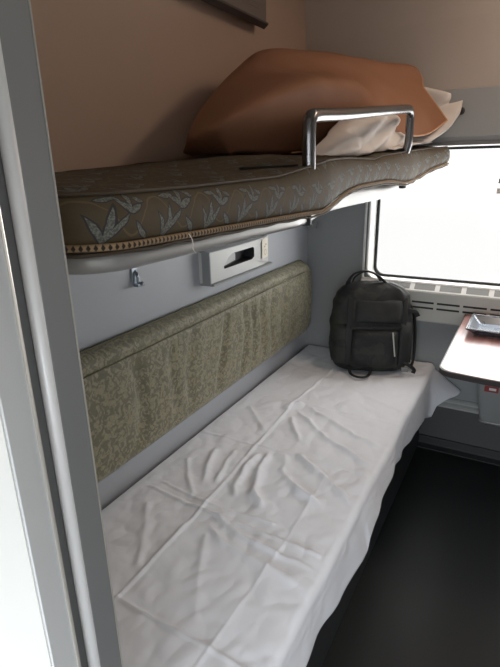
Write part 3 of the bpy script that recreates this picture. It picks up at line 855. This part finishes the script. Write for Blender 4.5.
wbn = thing('waste_bin', 'grey tapered bin under the table with a small red and white sticker', 'bin', (1.02, 2.36, .24))
bm = bmesh.new(); rows = []
for z, xa, xb, ya in ((.256, .940, 1.120, 2.335), (.262, .932, 1.128, 2.322), (.280, .926, 1.134, 2.312), (.50, .893, 1.160, 2.285), (.66, .878, 1.175, 2.275), (.680, .876, 1.177, 2.274)):
    rows.append([(p[0], p[1], z) for p in rrect(xa, xb, ya, YB-.050 if z > .6 else YB-.019, .02, 6)])
add_grid(bm, rows, True, None, True); obj('bin_body', bm, M['casing'], wbn)
bm = bmesh.new(); rows = []
for z, g in ((.252, .0), (.258, .006), (.268, .006), (.272, .0)):
    rows.append([(p[0], p[1], z) for p in rrect(.931-g, 1.129+g, 2.320-g, YB-.019, .02, 6)])
add_grid(bm, rows, True, None, True); obj('bin_rim', bm, M['alu_dark'], wbn)
fy = lambda z: 2.312+(2.285-2.312)*(z-.28)/.22-.0015
def plate(x0, x1, z0, z1, e=0):
    b_ = bmesh.new(); b_.faces.new([b_.verts.new(p) for p in [(x0, fy(z0)-e, z0), (x1, fy(z0)-e, z0), (x1, fy(z1)-e, z1), (x0, fy(z1)-e, z1)]]); return b_
s1 = obj('sticker', plate(.934, .992, .428, .458), M['red'], wbn, flat=True)
s2 = obj('sticker_print', plate(.953, .982, .437, .450, .001), M['white'], s1, flat=True)
s1['label'] = 'red sticker'

# ------------------------------------------------------------------ backpack
bp = thing('backpack', 'black camouflage backpack standing on the white sheet by the window wall', 'backpack', (.425, 2.255, SZ+.006), (math.radians(-4), 0, math.radians(20)))
bp.scale = (1.17, 1.0, 1.03); bp.location.x -= .012
def sup(a, e):
    c, s = math.cos(a), math.sin(a); return math.copysign(abs(c)**e, c), math.copysign(abs(s)**e, s)
HB = .405
def body_dims(t):
    w = lerp_table(t, [(0, .118), (.03, .140), (.12, .158), (.30, .166), (.55, .162), (.75, .154), (.88, .140), (.95, .116), (1, .07)])
    d = lerp_table(t, [(0, .062), (.03, .080), (.15, .094), (.4, .094), (.7, .080), (.88, .064), (.95, .048), (1, .025)])
    return w, d
bm = bmesh.new(); rows = []
for i in range(49):
    t = i/48; w, d = body_dims(t); z = HB*(t if t < .9 else t)
    row = []
    for k in range(56):
        cx, sy = sup(2*PI*k/56, .62)
        n_ = .010*fbm(cx*2.2, sy*2+7, t*4, 3)*smooth(0, .1, t)
        row.append((cx*(w+n_)+.012*t*cx*0, sy*(d+n_)+.020*t, z+(.010*fbm(cx*2, sy*2, 3, 2) if t > .8 else 0)))
    rows.append(row)
add_grid(bm, rows, True, None, True); body = local(obj('body', bm, M['camo'], bp))
def front_y(x, z):
    t = max(0, min(1, z/HB)); w, d = body_dims(t); q = min(.999, abs(x)/w)
    return -d*(1-q**(2/.62))**(.31)+.020*t
def pad(x0, x1, z0, z1, bulge, e=.45, nx=22, nz=18, taper=0, seed=0):
    """a stuffed pocket sitting on the body's front"""
    b = bmesh.new(); rows = []
    for j in range(nz+1):
        t = j/nz; z = z0+(z1-z0)*t; row = []
        for i in range(nx+1):
            s = i/nx; xa, xb = x0+taper*t, x1-taper*t; x = xa+(xb-xa)*s
            k = (max(0, 1-abs(2*s-1)**5))**e*(max(0, 1-abs(2*t-1)**5))**e
            row.append((x, front_y(x, z)+.006-k*(bulge+.006+.006*fbm(x*14+seed, z*14, 1, 2)), z))
        rows.append(row)
    add_grid(b, rows); return b
fpk = local(obj('front_pocket', pad(-.085, .112, .022, .205, .036, taper=.004), M['camo'], bp))
local(obj('side_pocket', pad(-.156, -.092, .03, .22, .020, seed=4), M['camo'], bp))
local(obj('side_pocket', pad(.104, .166, .03, .24, .024, seed=8), M['pocket'], bp))
local(obj('top_pocket', pad(-.075, .125, .228, .335, .012, taper=.006, seed=5), M['pocket'], bp))
def strip(pts, hw, th=.0015, m='nylon', name='strap', up=(0, -1, 0), par=None):
    b = bmesh.new(); add_tube(b, catmull(pts, 6), 0, 12, flat=(hw, th), up=up); return local(obj(name, b, M[m], par or bp))
def on_front(x, z, k=.004): return (x, front_y(x, z)-k, z)
strip([on_front(-.082, .37, .003), on_front(-.086, .30, .008), on_front(-.088, .22, .012), on_front(-.090, .12, .014), on_front(-.090, .03, .008)], .012)
strip([on_front(.128, .345, .004), on_front(.126, .28, .014), on_front(.122, .215, .010), on_front(.120, .15, .012)], .009)
strip([on_front(-.085, .213, .016), on_front(0, .215, .018), on_front(.115, .213, .016)], .006, name='flap_edge', par=fpk)
zp = strip([on_front(.078, .200, .036), on_front(.081, .170, .040), on_front(.087, .115, .040), on_front(.090, .092, .038)], .0026, .0015, 'zip', 'zipper', par=fpk)
strip([on_front(.078, .200, .037), on_front(.079, .192, .039), on_front(.080, .184, .040)], .003, .002, 'zip', 'zipper_pull', par=fpk)
# carrying loop on top
strip([(-.098, .012, .380), (-.094, .004, .412), (-.072, -.006, .446), (-.035, -.010, .458), (.005, -.006, .446), (.040, .002, .416), (.060, .010, .385)], .010, .0045, 'nylon', 'top_handle', up=(0, 0, 1))
strip([(-.080, .045, .380), (-.068, .042, .424), (-.03, .04, .450), (.012, .04, .436), (.040, .045, .395)], .009, .004, 'nylon', 'top_handle', up=(0, 0, 1))
# shoulder strap peeping out at the right, with its buckle
strip([(.135, .045, .33), (.168, .040, .27), (.180, .035, .20), (.182, .020, .12), (.178, -.005, .050), (.166, -.030, .016)], .016, .005, 'nylon', 'shoulder_strap', up=(1, 0, .2))
strip([(.140, -.03, .285), (.166, -.03, .278), (.178, -.025, .258)], .011, .006, 'pocket', 'compression_strap', up=(0, -1, 0))
strip([(.130, -.085, .055), (.155, -.088, .040), (.172, -.082, .020), (.168, -.086, .006)], .008, .004, 'nylon', 'webbing_end', up=(0, -1, .3))
b = bmesh.new(); add_box(b, .118, .146, -.118, -.104, .018, .040); bk_ = local(obj('buckle', b, M['buckle'], bp, flat=True)); bevel(bk_, .004)
# webbing loop trailing on the sheet in front
strip([(-.082, -.092, .030), (-.080, -.118, .008), (-.066, -.150, .003), (-.040, -.168, .003), (-.018, -.155, .003), (-.004, -.125, .006), (.004, -.10, .026)], .006, .0022, 'nylon', 'trailing_strap', up=(0, -.5, 1))

# ------------------------------------------------------------------ light
w = bpy.data.worlds.new('sky'); SC.world = w; w.use_nodes = True
E.nt = w.node_tree; bg = w.node_tree.nodes['Background']
tcw = w.node_tree.nodes.new('ShaderNodeTexCoord'); spw = w.node_tree.nodes.new('ShaderNodeSeparateXYZ')
w.node_tree.links.new(tcw.outputs['Generated'], spw.inputs[0])
cw_ = mixc(step01(E(spw.outputs[2]), -.12, .25), (1.02, 1.02, 1.01, 1), (1.5, 1.52, 1.55, 1))   # ground haze up to overcast sky
w.node_tree.links.new(cw_.v, bg.inputs[0]); bg.inputs[1].default_value = 1.0
def area(name, loc, rot, sx, sy, power, col):
    l = bpy.data.lights.new(name, 'AREA'); l.shape = 'RECTANGLE'; l.size = sx; l.size_y = sy; l.energy = power; l.color = col
    o = bpy.data.objects.new(name, l); COL.objects.link(o); o.location = loc; o.rotation_euler = rot; return o
area('window_daylight', (1.02, 3.0, 1.35), (math.radians(-80), 0, 0), 3.4, 1.7, 88, (1, .985, .96))
area('corridor_daylight', (.9, -1.9, 1.62), (math.radians(72), 0, 0), 4.2, 1.0, 190, (.90, .95, 1))
area('ceiling_lamp', (1.35, 1.95, 2.29), (0, 0, 0), .5, .3, 7, (1, .78, .6))

# ------------------------------------------------------------------ camera
R = ((.87458903, .1389335, -.46453365), (.48442923, -.2909882, .82501769), (-.02055122, -.9465851, -.32179854))
cam = bpy.data.cameras.new('camera'); co = bpy.data.objects.new('camera', cam); COL.objects.link(co)
mt = Matrix([[R[i][0], -R[i][1], -R[i][2]] for i in range(3)]).to_4x4()
mt.translation = (1.02, 0, 1.42); co.matrix_world = mt
cam.sensor_fit = 'VERTICAL'; cam.sensor_height = 24; cam.lens = 24*499/667; cam.clip_start = .02
SC.camera = co
SC.view_settings.view_transform = 'Standard'; SC.view_settings.look = 'None'; SC.view_settings.exposure = 0
SC.cycles.use_denoising = True
SC.cycles.max_bounces = 8; SC.cycles.transparent_max_bounces = 8
